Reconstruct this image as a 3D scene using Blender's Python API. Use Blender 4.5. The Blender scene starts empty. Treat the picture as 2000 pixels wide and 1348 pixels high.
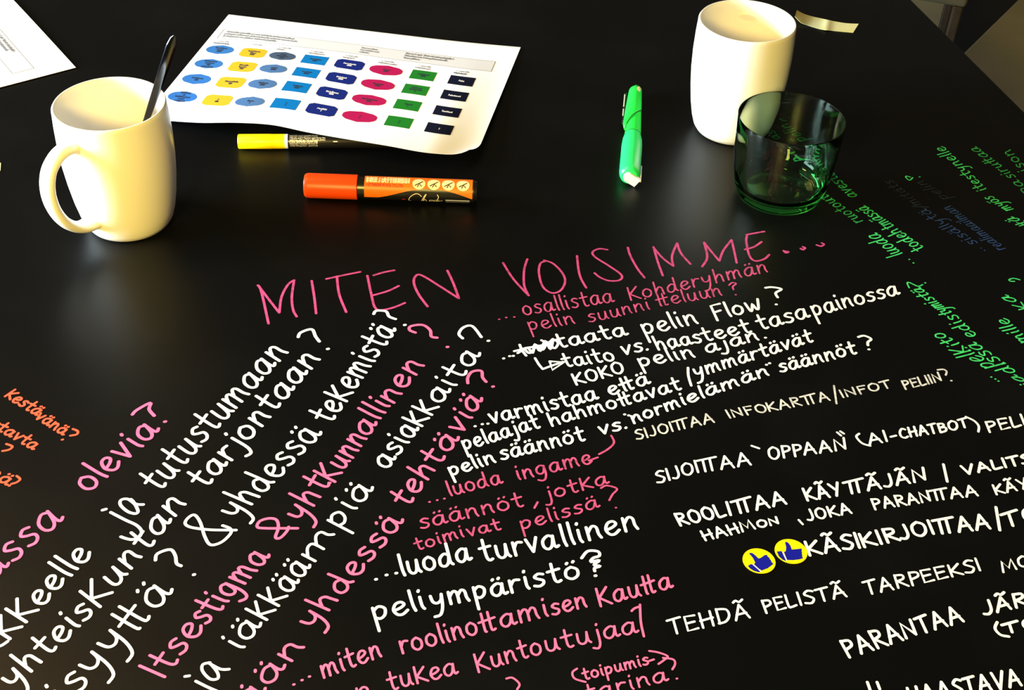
import bpy, bmesh, math, random
from mathutils import Vector, Matrix
random.seed(7)
scene = bpy.context.scene
COL = scene.collection
PI = math.pi

# ------------------------------------------------------------------ camera
FPX, PITCH, ROLL, CAMH = 2560.6, 0.6905, 0.041, 0.5901      # focal length in px of a 2000 px wide frame
_f = Vector((0, math.cos(PITCH), -math.sin(PITCH)))
_r0 = Vector((1, 0, 0)); _u0 = _r0.cross(_f)
CR = math.cos(ROLL)*_r0 + math.sin(ROLL)*_u0
CU = -math.sin(ROLL)*_r0 + math.cos(ROLL)*_u0
CF = _f
CAM = Vector((0, 0, CAMH))
cd = bpy.data.cameras.new('camera'); cam = bpy.data.objects.new('camera', cd); COL.objects.link(cam)
cd.sensor_width = 36; cd.lens = FPX/2000*36; cd.clip_start = 0.02
cam.matrix_world = Matrix(((CR.x, CU.x, -CF.x, 0), (CR.y, CU.y, -CF.y, 0), (CR.z, CU.z, -CF.z, CAMH), (0, 0, 0, 1)))
scene.camera = cam

# ------------------------------------------------------------------ light
scene.view_settings.view_transform = 'Standard'
scene.view_settings.look = 'None'
scene.view_settings.exposure = 0.0
scene.view_settings.gamma = 1.0
scene.cycles.blur_glossy = 0.5
world = bpy.data.worlds.new('world'); scene.world = world; world.use_nodes = True
world.node_tree.nodes['Background'].inputs[0].default_value = (1.0, 0.82, 0.58, 1)
world.node_tree.nodes['Background'].inputs[1].default_value = 0.10

def area(name, loc, aim, sx, sy, power, color, shape='RECTANGLE'):
    l = bpy.data.lights.new(name, 'AREA'); l.shape = shape; l.size = sx; l.size_y = sy
    l.energy = power; l.color = color
    o = bpy.data.objects.new(name, l); COL.objects.link(o); o.location = loc
    o.rotation_euler = (Vector(aim)-Vector(loc)).to_track_quat('-Z', 'Y').to_euler()
    return o
area('window_daylight', (-2.3, 0.62, 0.52), (0, 0.85, 0.05), 1.5, 0.8, 310, (0.74, 0.90, 1.0))
area('pendant_lamp', (-0.38, -0.50, 0.80), (-0.20, 0.8, 0), 0.30, 0.30, 37.0, (1.0, 0.71, 0.15), 'DISK')
area('second_pendant_lamp', (-0.92, 1.02, 1.30), (-0.3, 0.5, 0), 0.34, 0.34, 10.0, (1.0, 0.60, 0.20), 'DISK')

# ------------------------------------------------------------------ helpers
def at(px, py, z=0.0):
    """point of the horizontal plane z that the photograph shows at pixel (px, py)"""
    d = CF*FPX + CR*(px-1000) + CU*(674-py)
    return CAM + d*((z-CAMH)/d.z)
def to_px(P):
    v = Vector(P)-CAM; w = v.dot(CF)
    return 1000+FPX*v.dot(CR)/w, 674-FPX*v.dot(CU)/w
def mm_per_px(P):
    return (Vector(P)-CAM).dot(CF)/FPX

def lin(c):
    return tuple((x/255/12.92 if x/255 <= .04045 else ((x/255+.055)/1.055)**2.4) for x in c)
def mat(name, color, rough=0.5, metal=0.0, spec=0.5, noise=None, coat=0.0, bump=None):
    m = bpy.data.materials.new(name); m.use_nodes = True
    nt = m.node_tree; b = nt.nodes['Principled BSDF']
    b.inputs['Base Color'].default_value = (*color, 1); b.inputs['Roughness'].default_value = rough
    b.inputs['Metallic'].default_value = metal; b.inputs['Specular IOR Level'].default_value = spec
    b.inputs['Coat Weight'].default_value = coat; b.inputs['Coat Roughness'].default_value = 0.05
    tc = nt.nodes.new('ShaderNodeTexCoord')
    if noise:
        c2, scale, lo, hi = noise
        n = nt.nodes.new('ShaderNodeTexNoise'); n.inputs['Scale'].default_value = scale; n.inputs['Detail'].default_value = 4
        r = nt.nodes.new('ShaderNodeMapRange'); r.inputs[1].default_value = lo; r.inputs[2].default_value = hi
        x = nt.nodes.new('ShaderNodeMix'); x.data_type = 'RGBA'
        x.inputs[6].default_value = (*color, 1); x.inputs[7].default_value = (*c2, 1)
        nt.links.new(tc.outputs['Object'], n.inputs['Vector']); nt.links.new(n.outputs[0], r.inputs[0])
        nt.links.new(r.outputs[0], x.inputs[0]); nt.links.new(x.outputs[2], b.inputs['Base Color'])
    if bump:
        n = nt.nodes.new('ShaderNodeTexNoise'); n.inputs['Scale'].default_value = bump[0]
        bp = nt.nodes.new('ShaderNodeBump'); bp.inputs['Strength'].default_value = bump[1]; bp.inputs['Distance'].default_value = 0.001
        nt.links.new(tc.outputs['Object'], n.inputs['Vector']); nt.links.new(n.outputs[0], bp.inputs['Height'])
        nt.links.new(bp.outputs[0], b.inputs['Normal'])
    return m

def mesh_obj(name, bm, mats, parent=None, smooth=False, normals=True):
    if normals: bmesh.ops.recalc_face_normals(bm, faces=bm.faces)
    me = bpy.data.meshes.new(name); bm.to_mesh(me); bm.free()
    for m in (mats if isinstance(mats, (list, tuple)) else [mats]): me.materials.append(m)
    if smooth:
        for p in me.polygons: p.use_smooth = True
        try: me.set_sharp_from_angle(angle=math.radians(40))
        except Exception: pass
    o = bpy.data.objects.new(name, me); COL.objects.link(o)
    if parent: o.parent = parent
    return o
def empty(name, loc=(0, 0, 0), rz=0.0):
    o = bpy.data.objects.new(name, None); COL.objects.link(o); o.location = loc; o.rotation_euler = (0, 0, rz)
    o.empty_display_size = 0.05
    return o
def tag(o, label=None, cat=None, group=None, kind=None):
    if label: o['label'] = label
    if cat: o['category'] = cat
    if group: o['group'] = group
    if kind: o['kind'] = kind
    return o

def lathe(bm, prof, seg=64, axis='Z', closed=False, M=None):
    rings = []
    for (r, z) in prof:
        if r < 1e-6:
            rings.append([bm.verts.new((0, 0, z))])
        else:
            rings.append([bm.verts.new((r*math.cos(2*PI*k/seg), r*math.sin(2*PI*k/seg), z)) for k in range(seg)])
    n = len(rings)
    for i in range(n if closed else n-1):
        a, b = rings[i], rings[(i+1) % n]
        for k in range(seg):
            q = [a[k % len(a)], a[(k+1) % len(a)], b[(k+1) % len(b)], b[k % len(b)]]
            u = []
            for v in q:
                if v not in u: u.append(v)
            if len(u) > 2: bm.faces.new(u)
    if M is not None:
        bmesh.ops.transform(bm, matrix=M, verts=[v for r in rings for v in r])
    return rings
def box(bm, c, s, M=None, bevel=0.0):
    r = bmesh.ops.create_cube(bm, size=1.0)
    vs = r['verts']
    bmesh.ops.scale(bm, vec=s, verts=vs); bmesh.ops.translate(bm, vec=c, verts=vs)
    if bevel:
        es = list({e for v in vs for e in v.link_edges})
        rr = bmesh.ops.bevel(bm, geom=es, offset=bevel, segments=3, affect='EDGES', profile=0.5)
        vs = [v for v in bm.verts if v.is_valid and v in set(rr['verts']) or v in vs and v.is_valid]
    if M is not None: bmesh.ops.transform(bm, matrix=M, verts=[v for v in vs if v.is_valid])
def sweep(bm, pts, half, up, seg=14):
    """elliptical tube along pts; half = list of (half width across, half thickness); up = width direction"""
    rings = []; n = len(pts)
    for i, p in enumerate(pts):
        t = (pts[min(i+1, n-1)]-pts[max(i-1, 0)]).normalized()
        w = (up - t*up.dot(t)).normalized(); h = t.cross(w)
        a, b = half[i]
        rings.append([bm.verts.new(p + w*(a*math.cos(2*PI*k/seg)) + h*(b*math.sin(2*PI*k/seg))) for k in range(seg)])
    for i in range(n-1):
        for k in range(seg):
            bm.faces.new((rings[i][k], rings[i][(k+1) % seg], rings[i+1][(k+1) % seg], rings[i+1][k]))
    bm.faces.new(rings[0]); bm.faces.new(rings[-1])
def catmull(P, sub=5):
    if len(P) < 3: return list(P)
    out = []
    Q = [P[0]]+list(P)+[P[-1]]
    for i in range(1, len(Q)-2):
        p0, p1, p2, p3 = Q[i-1], Q[i], Q[i+1], Q[i+2]
        if p1 == p2: continue
        for s in range(sub):
            t = s/sub
            out.append(tuple(0.5*(2*p1[k]+(p2[k]-p0[k])*t+(2*p0[k]-5*p1[k]+4*p2[k]-p3[k])*t*t+(3*p1[k]-p0[k]-3*p2[k]+p3[k])*t**3) for k in range(len(p1))))
    out.append(tuple(P[-1]))
    return out

# ------------------------------------------------------------------ a handwritten stroke alphabet (x-height 60, capitals 100)
G = {
 'a': (56, "46 50,30 60,8 42,6 14,20 0,36 12,46 48;47 56,45 18,50 3,60 8"),
 'b': (52, "8 100,8 4;8 40,28 56,44 34,32 4,8 4"),
 'c': (46, "44 50,26 60,8 36,14 6,34 0,46 12"),
 'd': (58, "45 46,28 56,8 38,6 10,22 0,38 14,46 50;46 100,46 50,46 16,54 2"),
 'e': (48, "7 26,28 32,42 44,34 58,16 54,5 28,14 4,30 0,48 14"),
 'f': (40, "38 92,24 98,18 80,18 0;2 56,36 58"),
 'g': (56, "46 52,28 60,8 42,8 16,22 4,38 14,46 52;46 54,46 0,36 -34,20 -42,2 -32"),
 'h': (52, "8 100,8 0;8 28,26 56,40 48,43 24,45 0"),
 'i': (18, "9 58,9 16,14 0;9 84,11 89"),
 'j': (26, "20 58,20 -10,10 -38,-8 -32;20 84,22 89"),
 'k': (54, "!8 88,8 0;!48 78,10 34;!12 34,54 0"),
 'K': (58, "!8 96,8 0;!52 92,10 44;!12 44,58 0"),
 'l': (14, "8 100,8 30,12 0"),
 'm': (80, "8 60,8 0;8 34,24 58,37 50,38 0;38 34,54 58,66 50,68 20,74 0"),
 'n': (52, "8 60,8 0;8 32,26 58,40 50,42 20,48 0"),
 'o': (52, "28 60,10 48,6 18,24 0,44 12,46 42,28 60"),
 'p': (52, "8 60,8 -50;8 44,26 60,44 46,40 18,24 4,9 12"),
 'q': (52, "44 54,28 60,8 36,20 2,42 16,44 50;45 58,45 -45"),
 'r': (40, "8 60,8 0;8 32,22 56,40 54"),
 's': (42, "40 54,24 60,10 48,20 36,36 24,34 8,20 0,4 6"),
 't': (42, "20 94,20 20,28 0,40 4;2 58,42 62"),
 'u': (52, "8 58,8 16,20 0,36 10,44 56;44 58,44 16,52 0"),
 'v': (46, "!5 60,22 0;!22 0,44 62"),
 'w': (72, "6 58,14 4,22 2,36 42,36 42,44 2,54 4,68 62"),
 'x': (46, "!6 58,44 0;!44 58,4 0"),
 'y': (52, "6 60,10 30,24 20,40 32,46 60;46 60,40 0,26 -38,4 -44"),
 'z': (46, "!6 58,42 58,6 0,46 2"),
 '#': (62, "16 94,16 10,20 0;40 94,40 12,46 0,54 4;0 52,60 60"),
 '?': (40, "4 80,18 98,40 84,30 58,20 40,22 28;20 3,22 7"),
 '.': (10, "5 1,8 5"), ',': (12, "10 10,4 -16"), '-': (34, "4 32,32 34"),
 '"': (24, "6 100,8 84;18 102,20 86"), '/': (36, "32 110,4 -10"), '(': (26, "24 110,8 70,8 30,24 -8"), ')': (26, "4 110,20 70,20 30,4 -8"),
 '0': (46, "24 100,6 74,6 26,24 0,40 26,40 74,24 100"), '1': (22, "!4 78,16 100,16 0"), '2': (46, "6 80,22 100,40 80,30 46,6 2,6 2,44 2"),
 '4': (48, "!34 0,34 100,4 34,46 34"), '5': (46, "!40 98,10 98,8 56;8 56,30 64,42 34,24 2,4 10"), '7': (44, "!4 98,42 98,14 0"), '3': (44, "6 90,26 100,38 78,16 54,42 30,24 0,4 10"),
 'A': (66, "!4 0,32 100;!32 100,62 0;!13 36,54 38"),
 'B': (54, "!8 0,8 100;8 100,40 90,38 62,10 54,10 54,48 44,44 8,8 0"),
 'C': (58, "52 88,30 100,8 64,10 18,34 0,56 10"),
 'D': (60, "!8 0,8 100;8 98,48 84,54 40,34 6,4 2"),
 'E': (52, "!50 96,8 100,8 0,52 4;!10 52,44 54"),
 'F': (50, "!8 0,8 100,50 98;!8 54,40 56"),
 'G': (60, "54 88,30 100,8 64,10 18,34 0,56 14,54 46,34 46"),
 'H': (60, "!8 0,8 100;!52 0,52 100;!4 48,58 54"),
 'I': (14, "!7 0,7 100"), 'J': (42, "34 100,36 30,22 2,2 10"),
 'L': (46, "8 100,6 10,18 0,46 6"),
 'M': (80, "!4 0,14 100,40 24,64 100,76 0"),
 'N': (64, "!6 0,8 96,54 6;!54 6,58 100"),
 'O': (64, "34 100,10 78,8 26,32 0,56 24,58 74,34 100"),
 'P': (50, "!8 0,8 100;8 98,42 90,44 60,10 46"),
 'R': (56, "!8 0,8 100;8 98,42 90,42 62,10 50;!14 50,56 0"),
 'S': (48, "48 90,26 100,8 78,26 56,44 32,30 2,2 10"),
 'T': (54, "!27 0,27 98;!0 96,56 102"),
 'U': (56, "8 100,8 30,28 0,48 30,50 100"),
 'V': (60, "!4 100,28 0;!28 0,58 100"),
 'Y': (56, "!4 100,30 50;!56 102,24 0"),
 '=': (86, "!28 0,28 97;!60 0,60 100;!0 94,90 104"),
}
for lo, hi_ in (('a', 'ä'), ('o', 'ö')):
    G[hi_] = (G[lo][0], G[lo][1]+";16 80,19 84;38 82,41 86")
G['Ä'] = (66, G['A'][1]+";12 122,24 132,36 118,52 130")
GLYPH = {}
for ch, (w, s) in G.items():
    st = []
    for k in s.split(';'):
        straight = k.startswith('!'); k = k.lstrip('!')
        P = [tuple(float(v)/100 for v in q.split()) for q in k.split(',')]
        st.append(P if straight else catmull(P, 4))
    GLYPH[ch] = (w/100, st)

def layout(text, gap=0.12, jitter=0.0):
    """text -> (width, strokes in font units)"""
    x = 0; out = []
    for ch in text:
        if ch == ' ': x += 0.32; continue
        w, st = GLYPH.get(ch, GLYPH['o'])
        dy = random.uniform(-jitter, jitter); sc = 1+random.uniform(-jitter, jitter)
        for s in st: out.append([(x+p[0], p[1]*sc+dy) for p in s])
        x += w+gap
    return x-gap, out

def ribbon(bm, P, w, fmap, mi=0, lift=0.0, grow=0.0):
    """flat stroke with round ends along the 2-D points P, width w, mapped into space with fmap(x, y, lift)"""
    Q = [P[0]]
    for p in P[1:]:
        if math.hypot(p[0]-Q[-1][0], p[1]-Q[-1][1]) > w*0.08: Q.append(p)
    h = w/2
    if len(Q) == 1: Q.append((Q[0][0]+w*0.15, Q[0][1]))
    L = []; R = []
    n = len(Q)
    for i in range(n):
        a = Q[max(i-1, 0)]; b = Q[min(i+1, n-1)]
        dx, dy = b[0]-a[0], b[1]-a[1]; l = math.hypot(dx, dy) or 1e-9
        nx, ny = -dy/l*h, dx/l*h
        L.append((Q[i][0]+nx, Q[i][1]+ny)); R.append((Q[i][0]-nx, Q[i][1]-ny))
    def cap(c, a0):
        return [(c[0]+h*math.cos(a0+PI*k/6), c[1]+h*math.sin(a0+PI*k/6)) for k in range(1, 6)]
    d0 = math.atan2(Q[1][1]-Q[0][1], Q[1][0]-Q[0][0]); d1 = math.atan2(Q[-1][1]-Q[-2][1], Q[-1][0]-Q[-2][0])
    up = [lift+i*grow for i in range(n)]
    vl = [bm.verts.new(fmap(p[0], p[1], up[i])) for i, p in enumerate(L)]; vr = [bm.verts.new(fmap(p[0], p[1], up[i])) for i, p in enumerate(R)]
    for i in range(n-1):
        f = bm.faces.new((vr[i], vr[i+1], vl[i+1], vl[i])); f.material_index = mi
    c0 = [bm.verts.new(fmap(p[0], p[1], up[0])) for p in cap(Q[0], d0+PI/2)]
    f = bm.faces.new([vl[0]]+c0+[vr[0]]); f.material_index = mi
    c1 = [bm.verts.new(fmap(p[0], p[1], up[-1])) for p in cap(Q[-1], d1-PI/2)]
    f = bm.faces.new([vr[-1]]+c1+[vl[-1]]); f.material_index = mi
def poly(bm, P, fmap, mi=0, lift=0.0, sub=None):
    vs = [bm.verts.new(fmap(p[0], p[1], lift)) for p in P]
    f = bm.faces.new(vs); f.material_index = mi
    return f

# ------------------------------------------------------------------ materials
M_TABLE = mat('black_table_paint', (0.0013, 0.0014, 0.0014), 0.36, spec=0.16, noise=((0.0029, 0.0031, 0.0031), 9.0, 0.45, 0.8))
def ink(name, c, thin=0.55):
    return mat(name, c, 0.7, spec=0.2, noise=(tuple(v*thin for v in c), 260.0, 0.45, 0.72))
INK = {
 'W': ink('white_chalk_ink', (0.82, 0.84, 0.86), 0.85),
 'w': ink('thin_white_chalk_ink', (0.60, 0.61, 0.62), 0.55),
 'P': ink('pink_chalk_ink', (0.86, 0.13, 0.32), 0.8),
 'p': ink('thin_pink_chalk_ink', (0.50, 0.070, 0.20), 0.5),
 'h': ink('magenta_chalk_ink', (0.50, 0.060, 0.21), 0.55),
 'G': ink('green_chalk_ink', (0.05, 0.60, 0.16), 0.6),
 'g': ink('thin_green_chalk_ink', (0.03, 0.34, 0.09), 0.6),
 'B': ink('blue_chalk_ink', (0.020, 0.050, 0.15), 0.5),
 'b': ink('thin_blue_chalk_ink', (0.015, 0.026, 0.050), 0.6),
 'R': ink('red_chalk_ink', (0.95, 0.09, 0.04), 0.8),
}
M_MUG = mat('white_glazed_ceramic', (0.86, 0.84, 0.79), 0.3, spec=0.4, coat=0.1)
M_PAPER = mat('white_paper', (0.84, 0.84, 0.86), 0.8, spec=0.2)

# ------------------------------------------------------------------ floor
bm = bmesh.new()
FZ = -0.73
vs = [bm.verts.new((x, y, FZ)) for x, y in ((-4, -3), (5, -3), (5, 7), (-4, 7))]; bm.faces.new(vs)
o = mesh_obj('floor', bm, mat('beige_floor', (0.30, 0.25, 0.13), 0.55, noise=((0.22, 0.18, 0.10), 5.0, 0.4, 0.7)))
tag(o, kind='structure')

# ------------------------------------------------------------------ table
EX = Vector((0.973, 0.232, 0)).normalized(); EY = Vector((-0.232, 0.973, 0)).normalized()
T0 = Vector((0.4086, 1.3155, 0))                      # a point on the visible right edge
TW, TN, TF = 1.35, 1.20, 0.85
TA = math.atan2(EX.y, EX.x)
tc_ = T0 - EX*TW/2 + EY*(TF-TN)/2
table = empty('meeting_table', (tc_.x, tc_.y, FZ), TA)
tag(table, 'long black chalkboard-topped table covered in handwritten questions', 'table')
bm = bmesh.new(); box(bm, (0, 0, -FZ-0.014), (TW, TN+TF, 0.028), bevel=0.002)
tabletop = mesh_obj('tabletop', bm, M_TABLE, table)
M_BLACKMETAL = mat('black_metal', (0.012, 0.012, 0.012), 0.45)
for sx in (-1, 1):
    for sy in (-1, 1):
        bm = bmesh.new(); box(bm, (sx*(TW/2-0.06), sy*((TN+TF)/2-0.06), (-FZ-0.028)/2), (0.05, 0.05, -FZ-0.028), bevel=0.004)
        mesh_obj('leg', bm, M_BLACKMETAL, table)
TINV = Matrix.Translation(table.location) @ Matrix.Rotation(TA, 4, 'Z')
TINV = TINV.inverted()

_stag = [0]
def table_map(x, y, lift):
    return TINV @ Vector((x, y, lift))
def flat(P): return [tuple(at(px, py).xy) for px, py in P]

def base_strokes(text, pts, up, jitter=0.02):
    """strokes in photo pixels for a word written along the baseline pts with capital-height vector up"""
    w, st = layout(text, jitter=jitter)
    seg = [math.hypot(b[0]-a[0], b[1]-a[1]) for a, b in zip(pts, pts[1:])]; tot = sum(seg)
    def B(t):
        s = t/w*tot; i = 0
        while i < len(seg)-1 and s > seg[i]: s -= seg[i]; i += 1
        k = s/seg[i]; a, b = pts[i], pts[i+1]
        return a[0]+(b[0]-a[0])*k, a[1]+(b[1]-a[1])*k
    out = []
    for s in st:
        q = []
        for x, y in s:
            bx, by = B(x); q.append((bx+up[0]*y, by+up[1]*y))
        out.append(q)
    return out
def T(text, *a):
    """word: T(text, baseline points..., up)"""
    return base_strokes(text, a[:-1], a[-1])
def X(ox, oy, k, *strokes, smooth=True):
    """freely drawn strokes, coordinates in a magnified view whose corner is at (ox, oy)"""
    out = []
    for s in strokes:
        P = [(ox+x/k, oy+y/k) for x, y in s]
        out.append(catmull(P, 5) if smooth and len(P) > 2 else P)
    return out
def D(*pts, d=1.2):
    return [[(x-d*0.45, y+d*0.1), (x+d*0.45, y-d*0.1)] for x, y in pts]

def writing(name, label, inkkey, wpx, *groups):
    bm = bmesh.new()
    for g in groups:
        for s in g:
            P = flat(s)
            c = P[len(P)//2]
            w = wpx*mm_per_px((c[0], c[1], 0))
            _stag[0] += 1
            ribbon(bm, P, w, table_map, 0, 0.00010+(_stag[0] % 400)*3.0e-7, 1.2e-6)
    o = mesh_obj(name, bm, INK[inkkey], table, normals=False)
    o['label'] = label
    return o

HW = 'handwriting'
# --- heading
writing('heading', 'large pink capitals MITEN at the top left of the writing', 'h', 5.0,
  X(480, 440, 4, [(95, 470), (122, 520), (178, 770)], [(100, 475), (180, 580), (262, 685)], [(262, 685), (280, 560), (330, 465), (378, 430)], [(378, 430), (360, 560), (370, 660), (398, 715)],
    [(515, 435), (535, 560), (550, 690)], [(630, 420), (760, 392), (895, 365)], [(712, 400), (730, 540), (785, 680)],
    [(950, 395), (985, 560), (1008, 640), (1050, 665), (1150, 645), (1243, 608)], [(1000, 392), (1080, 368), (1160, 353)], [(995, 548), (1110, 515), (1195, 475)],
    [(1420, 635), (1350, 540), (1313, 450), (1330, 395), (1380, 395), (1520, 480), (1660, 570)], [(1665, 572), (1620, 450), (1575, 355)]))
writing('heading', 'large pink capitals VOISIMME followed by dots', 'h', 4.6,
  X(940, 440, 4, [(170, 295), (250, 420), (370, 550)], [(370, 550), (335, 470), (335, 350), (360, 265)],
    [(500, 282), (462, 300), (450, 370), (480, 480), (550, 530), (620, 510), (655, 440), (630, 370), (560, 300), (490, 275)],
    [(748, 240), (760, 350), (780, 420), (820, 490)], [(985, 192), (920, 185), (870, 210), (890, 250), (1000, 320), (1095, 390), (1080, 430), (1000, 435), (930, 410), (885, 375)],
    [(1145, 175), (1165, 240), (1220, 340), (1275, 410)], [(1345, 170), (1380, 290), (1418, 395)], [(1345, 175), (1420, 260), (1500, 320)], [(1500, 320), (1490, 240), (1530, 140)], [(1530, 140), (1560, 220), (1635, 305)],
    [(1725, 325), (1765, 250), (1740, 135)], [(1740, 135), (1800, 210), (1860, 280)], [(1860, 280), (1890, 200), (1955, 115)], [(1955, 115), (1975, 200), (1995, 295)]),
  X(1400, 440, 4, [(232, 75), (300, 62), (370, 50)], [(235, 85), (230, 130), (255, 240), (300, 280), (370, 265), (410, 230)], [(220, 190), (290, 170), (350, 130)],
    [(522, 200), (540, 217), (560, 208), (530, 205)], [(655, 183), (672, 192), (690, 178), (672, 170)], [(780, 155), (815, 165), (837, 150), (820, 140)]))
# --- centre column
writing(HW, 'thin pink line starting osallistaa kohderyhmän', 'p', 3.7, D((975, 624), (988.7, 620.5), (1004.5, 619.5)),
  T('osallistaa', (1022.5, 616), (1199, 590), (-9, -29)), T('Kohderyhmän', (1230, 588), (1500, 531), (-8, -26)))
writing(HW, 'thin pink line reading pelin suunnitteluun', 'p', 3.5, T('pelin', (1034, 646), (1124, 632), (-10, -25)), T('suunni', (1150, 630), (1270, 604), (-8, -24)),
  T('#eluun', (1285, 599), (1411, 577), (-8, -24)), X(1400, 440, 4, [(95, 470), (120, 450), (150, 458), (125, 480), (130, 505)]), D((1437, 576)))
writing(HW, 'white line reading taata pelin flow after a scribbled-out word', 'W', 5.4, D((983.7, 700.5), (995.5, 696), (1002.5, 695.5)),
  X(940, 440, 4, [(258, 985), (300, 975), (350, 960), (420, 950), (520, 930)], [(300, 935), (320, 980), (350, 1020)], [(285, 1000), (360, 960), (400, 1000), (420, 930), (460, 985), (500, 905), (540, 970), (560, 900)],
    [(340, 970), (380, 1000), (440, 940), (480, 975), (520, 915), (560, 960)], [(470, 900), (520, 920), (560, 890)], [(560, 900), (540, 940), (575, 962), (600, 925), (580, 900), (560, 905)]),
  T('taata', (1090, 680), (1225, 654), (-13, -26)), T('pelin', (1258, 654), (1364, 631), (-15, -30)), T('Flow', (1398, 627), (1489, 601), (-13, -28)),
  X(1400, 440, 4, [(380, 490), (430, 485), (505, 500), (460, 530), (475, 565)]), D((1516, 595)))
writing(HW, 'white line reading taito vs. haasteet tasapainossa', 'W', 5.2, X(940, 440, 4, [(420, 1040), (450, 1090), (480, 1125)], [(480, 1125), (560, 1095), (640, 1068)], [(535, 1065), (555, 1132), (650, 1070), (535, 1065)], smooth=False),
  T('taito', (1103, 717), (1202, 704), (-12, -26)), T('vs.', (1216, 694), (1266, 684), (-8, -26)), T('haas', (1284, 684), (1372, 668), (-13, -26)), T('teet', (1375, 667), (1468, 648), (-13, -26)),
  T('tasa', (1484, 645), (1581, 620), (-14, -29)), T('pai', (1590, 618), (1645, 603), (-15, -30)), T('nossa', (1648, 602), (1756, 575), (-11, -28)))
writing(HW, 'white line reading koko pelin ajan', 'W', 5.2, T('KOKO', (1124, 753), (1221, 727), (-10, -21)), T('pelin', (1250, 717), (1358, 697), (-13, -25)), T('ajan', (1380, 690), (1483, 664), (-10, -24)), D((1495, 660)))
writing(HW, 'white line reading varmistaa että', 'W', 5.4, D((928, 833), (942, 829), (953, 828)), T('varmistaa', (960, 828), (1168, 780), (-12, -28)), T('e#ä', (1191, 773), (1269, 749), (-12, -25)))
writing(HW, 'white line reading pelaajat hahmottavat ymmärtävät', 'W', 5.2, T('pelaajat', (907, 880), (1055, 835), (-12, -27)), T('hahmo#avat', (1076, 833), (1331, 760), (-11, -25)),
  X(1200, 700, 4, [(575, 75), (578, 140), (600, 215)]), T('ymmärtävät', (1358, 738), (1588, 667), (-9, -25)))
writing(HW, 'white line reading pelin säännöt vs. normielämän säännöt', 'W', 5.4, T('pelin', (880, 930), (969, 903), (-12, -25)), T('säännöt', (979, 899), (1143, 860), (-9, -28)), T('vs.', (1172, 850), (1224, 836), (-8, -24)),
  D((1220, 810), (1228, 812)), T('normi', (1236, 828), (1340, 790), (-10, -23)), T('elämän', (1344, 788), (1502, 732), (-9, -23)), D((1497, 713), (1503, 710)), T('säännöt', (1524, 728), (1673, 690), (-9, -25)),
  X(1400, 440, 4, [(1105, 875), (1150, 865), (1205, 890), (1180, 915), (1180, 940)]), D((1697, 683)))
writing(HW, 'thin pink line reading luoda ingame with a long tail', 'p', 4.4, D((839, 981), (854, 977.5), (868, 974.5)), T('luoda', (878, 969), (981, 944), (-10, -28)), T('ingame', (1011, 938), (1157, 904), (-9, -28)),
  X(800, 700, 4, [(1400, 800), (1470, 775)], [(1480, 750), (1550, 710), (1597, 660), (1575, 605)]))
writing(HW, 'thin pink line reading säännöt, jotka', 'p', 4.4, T('säännöt', (821, 1033), (1023, 988), (-9, -29)), X(800, 700, 4, [(1000, 1125), (975, 1170)]), T('jotka', (1068, 977), (1188, 944), (-8, -26)))
writing(HW, 'thin pink line reading toimivat pelissä', 'p', 4.2, T('toimi', (813, 1076), (907, 1048), (-8, -23)), T('vat', (914, 1048), (979, 1034), (-8, -22)), T('pelissä', (1018, 1036), (1170, 991), (-8, -26)),
  X(800, 700, 4, [(1495, 1015), (1540, 995), (1620, 1020), (1585, 1065), (1560, 1110)]), D((1203, 992)))
writing(HW, 'bold white line reading luoda turvallinen', 'W', 6.2, D((734.5, 1132), (755, 1123.5), (774, 1120), d=1.8), T('luoda', (785, 1125), (920, 1095), (-11, -41)), T('turva', (942, 1097), (1090, 1069), (-12, -42)), T('llinen', (1100, 1067), (1248, 1033), (-12, -42)))
writing(HW, 'bold white line reading peliympäristö', 'W', 6.2, T('peli', (730, 1214), (832, 1189), (-12, -40)), T('ympä', (843, 1188), (990, 1160), (-10, -38)), T('ristö', (996, 1159), (1134, 1127), (-10, -38)),
  X(800, 1011, 3.333, [(1120, 265), (1160, 220), (1225, 222), (1235, 250), (1195, 265), (1180, 290), (1235, 280), (1200, 310), (1240, 318), (1205, 330), (1205, 350)]), D((1163, 1125), d=1.8))
writing(HW, 'pink line reading miten roolinottamisen kautta', 'P', 5.2, D((574, 1337.5), (590, 1329), (604.5, 1322), d=1.6), T('miten', (630, 1325), (746, 1282), (-11, -38)), T('roolino', (784, 1278), (935, 1238), (-11, -38)), T('#ami', (940, 1237), (1072, 1203), (-10, -38)), T('sen', (1078, 1202), (1147, 1185), (-9, -34)),
  T('Kau#a', (1170, 1185), (1313, 1148), (-10, -36)))
writing(HW, 'pink line reading tukea kuntoutujaa', 'P', 4.8, T('an', (655, 1378), (728, 1362), (-8, -36)), T('tukea', (760, 1349), (893, 1316), (-9, -36)), T('Kunto', (932, 1314), (1060, 1276), (-10, -36)), T('utujaa', (1066, 1274), (1245, 1235), (-9, -36)),
  X(800, 1011, 3.333, [(1445, 610), (1465, 592), (1500, 580)], [(1500, 568), (1505, 680), (1525, 775)]))
writing(HW, 'small pink bracketed note reading toipumistarina', 'P', 4.2, X(800, 1011, 3.333, [(1090, 985), (1060, 1010), (1075, 1050), (1145, 1072)], [(1560, 935), (1590, 925)], [(1560, 870), (1620, 880), (1680, 905), (1655, 930), (1620, 955)], [(1650, 915), (1715, 925), (1728, 955), (1710, 990)],), T('toipumis', (1140, 1329), (1268, 1297), (-6, -22)), T('tarina', (1145, 1368), (1304, 1330), (-8, -29)), D((1322, 1326)))
writing(HW, 'pink hook of a question mark at the bottom border', 'P', 4.2, X(800, 1011, 3.333, [(630, 1050), (670, 1045), (715, 1085), (700, 1120)]))
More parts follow.
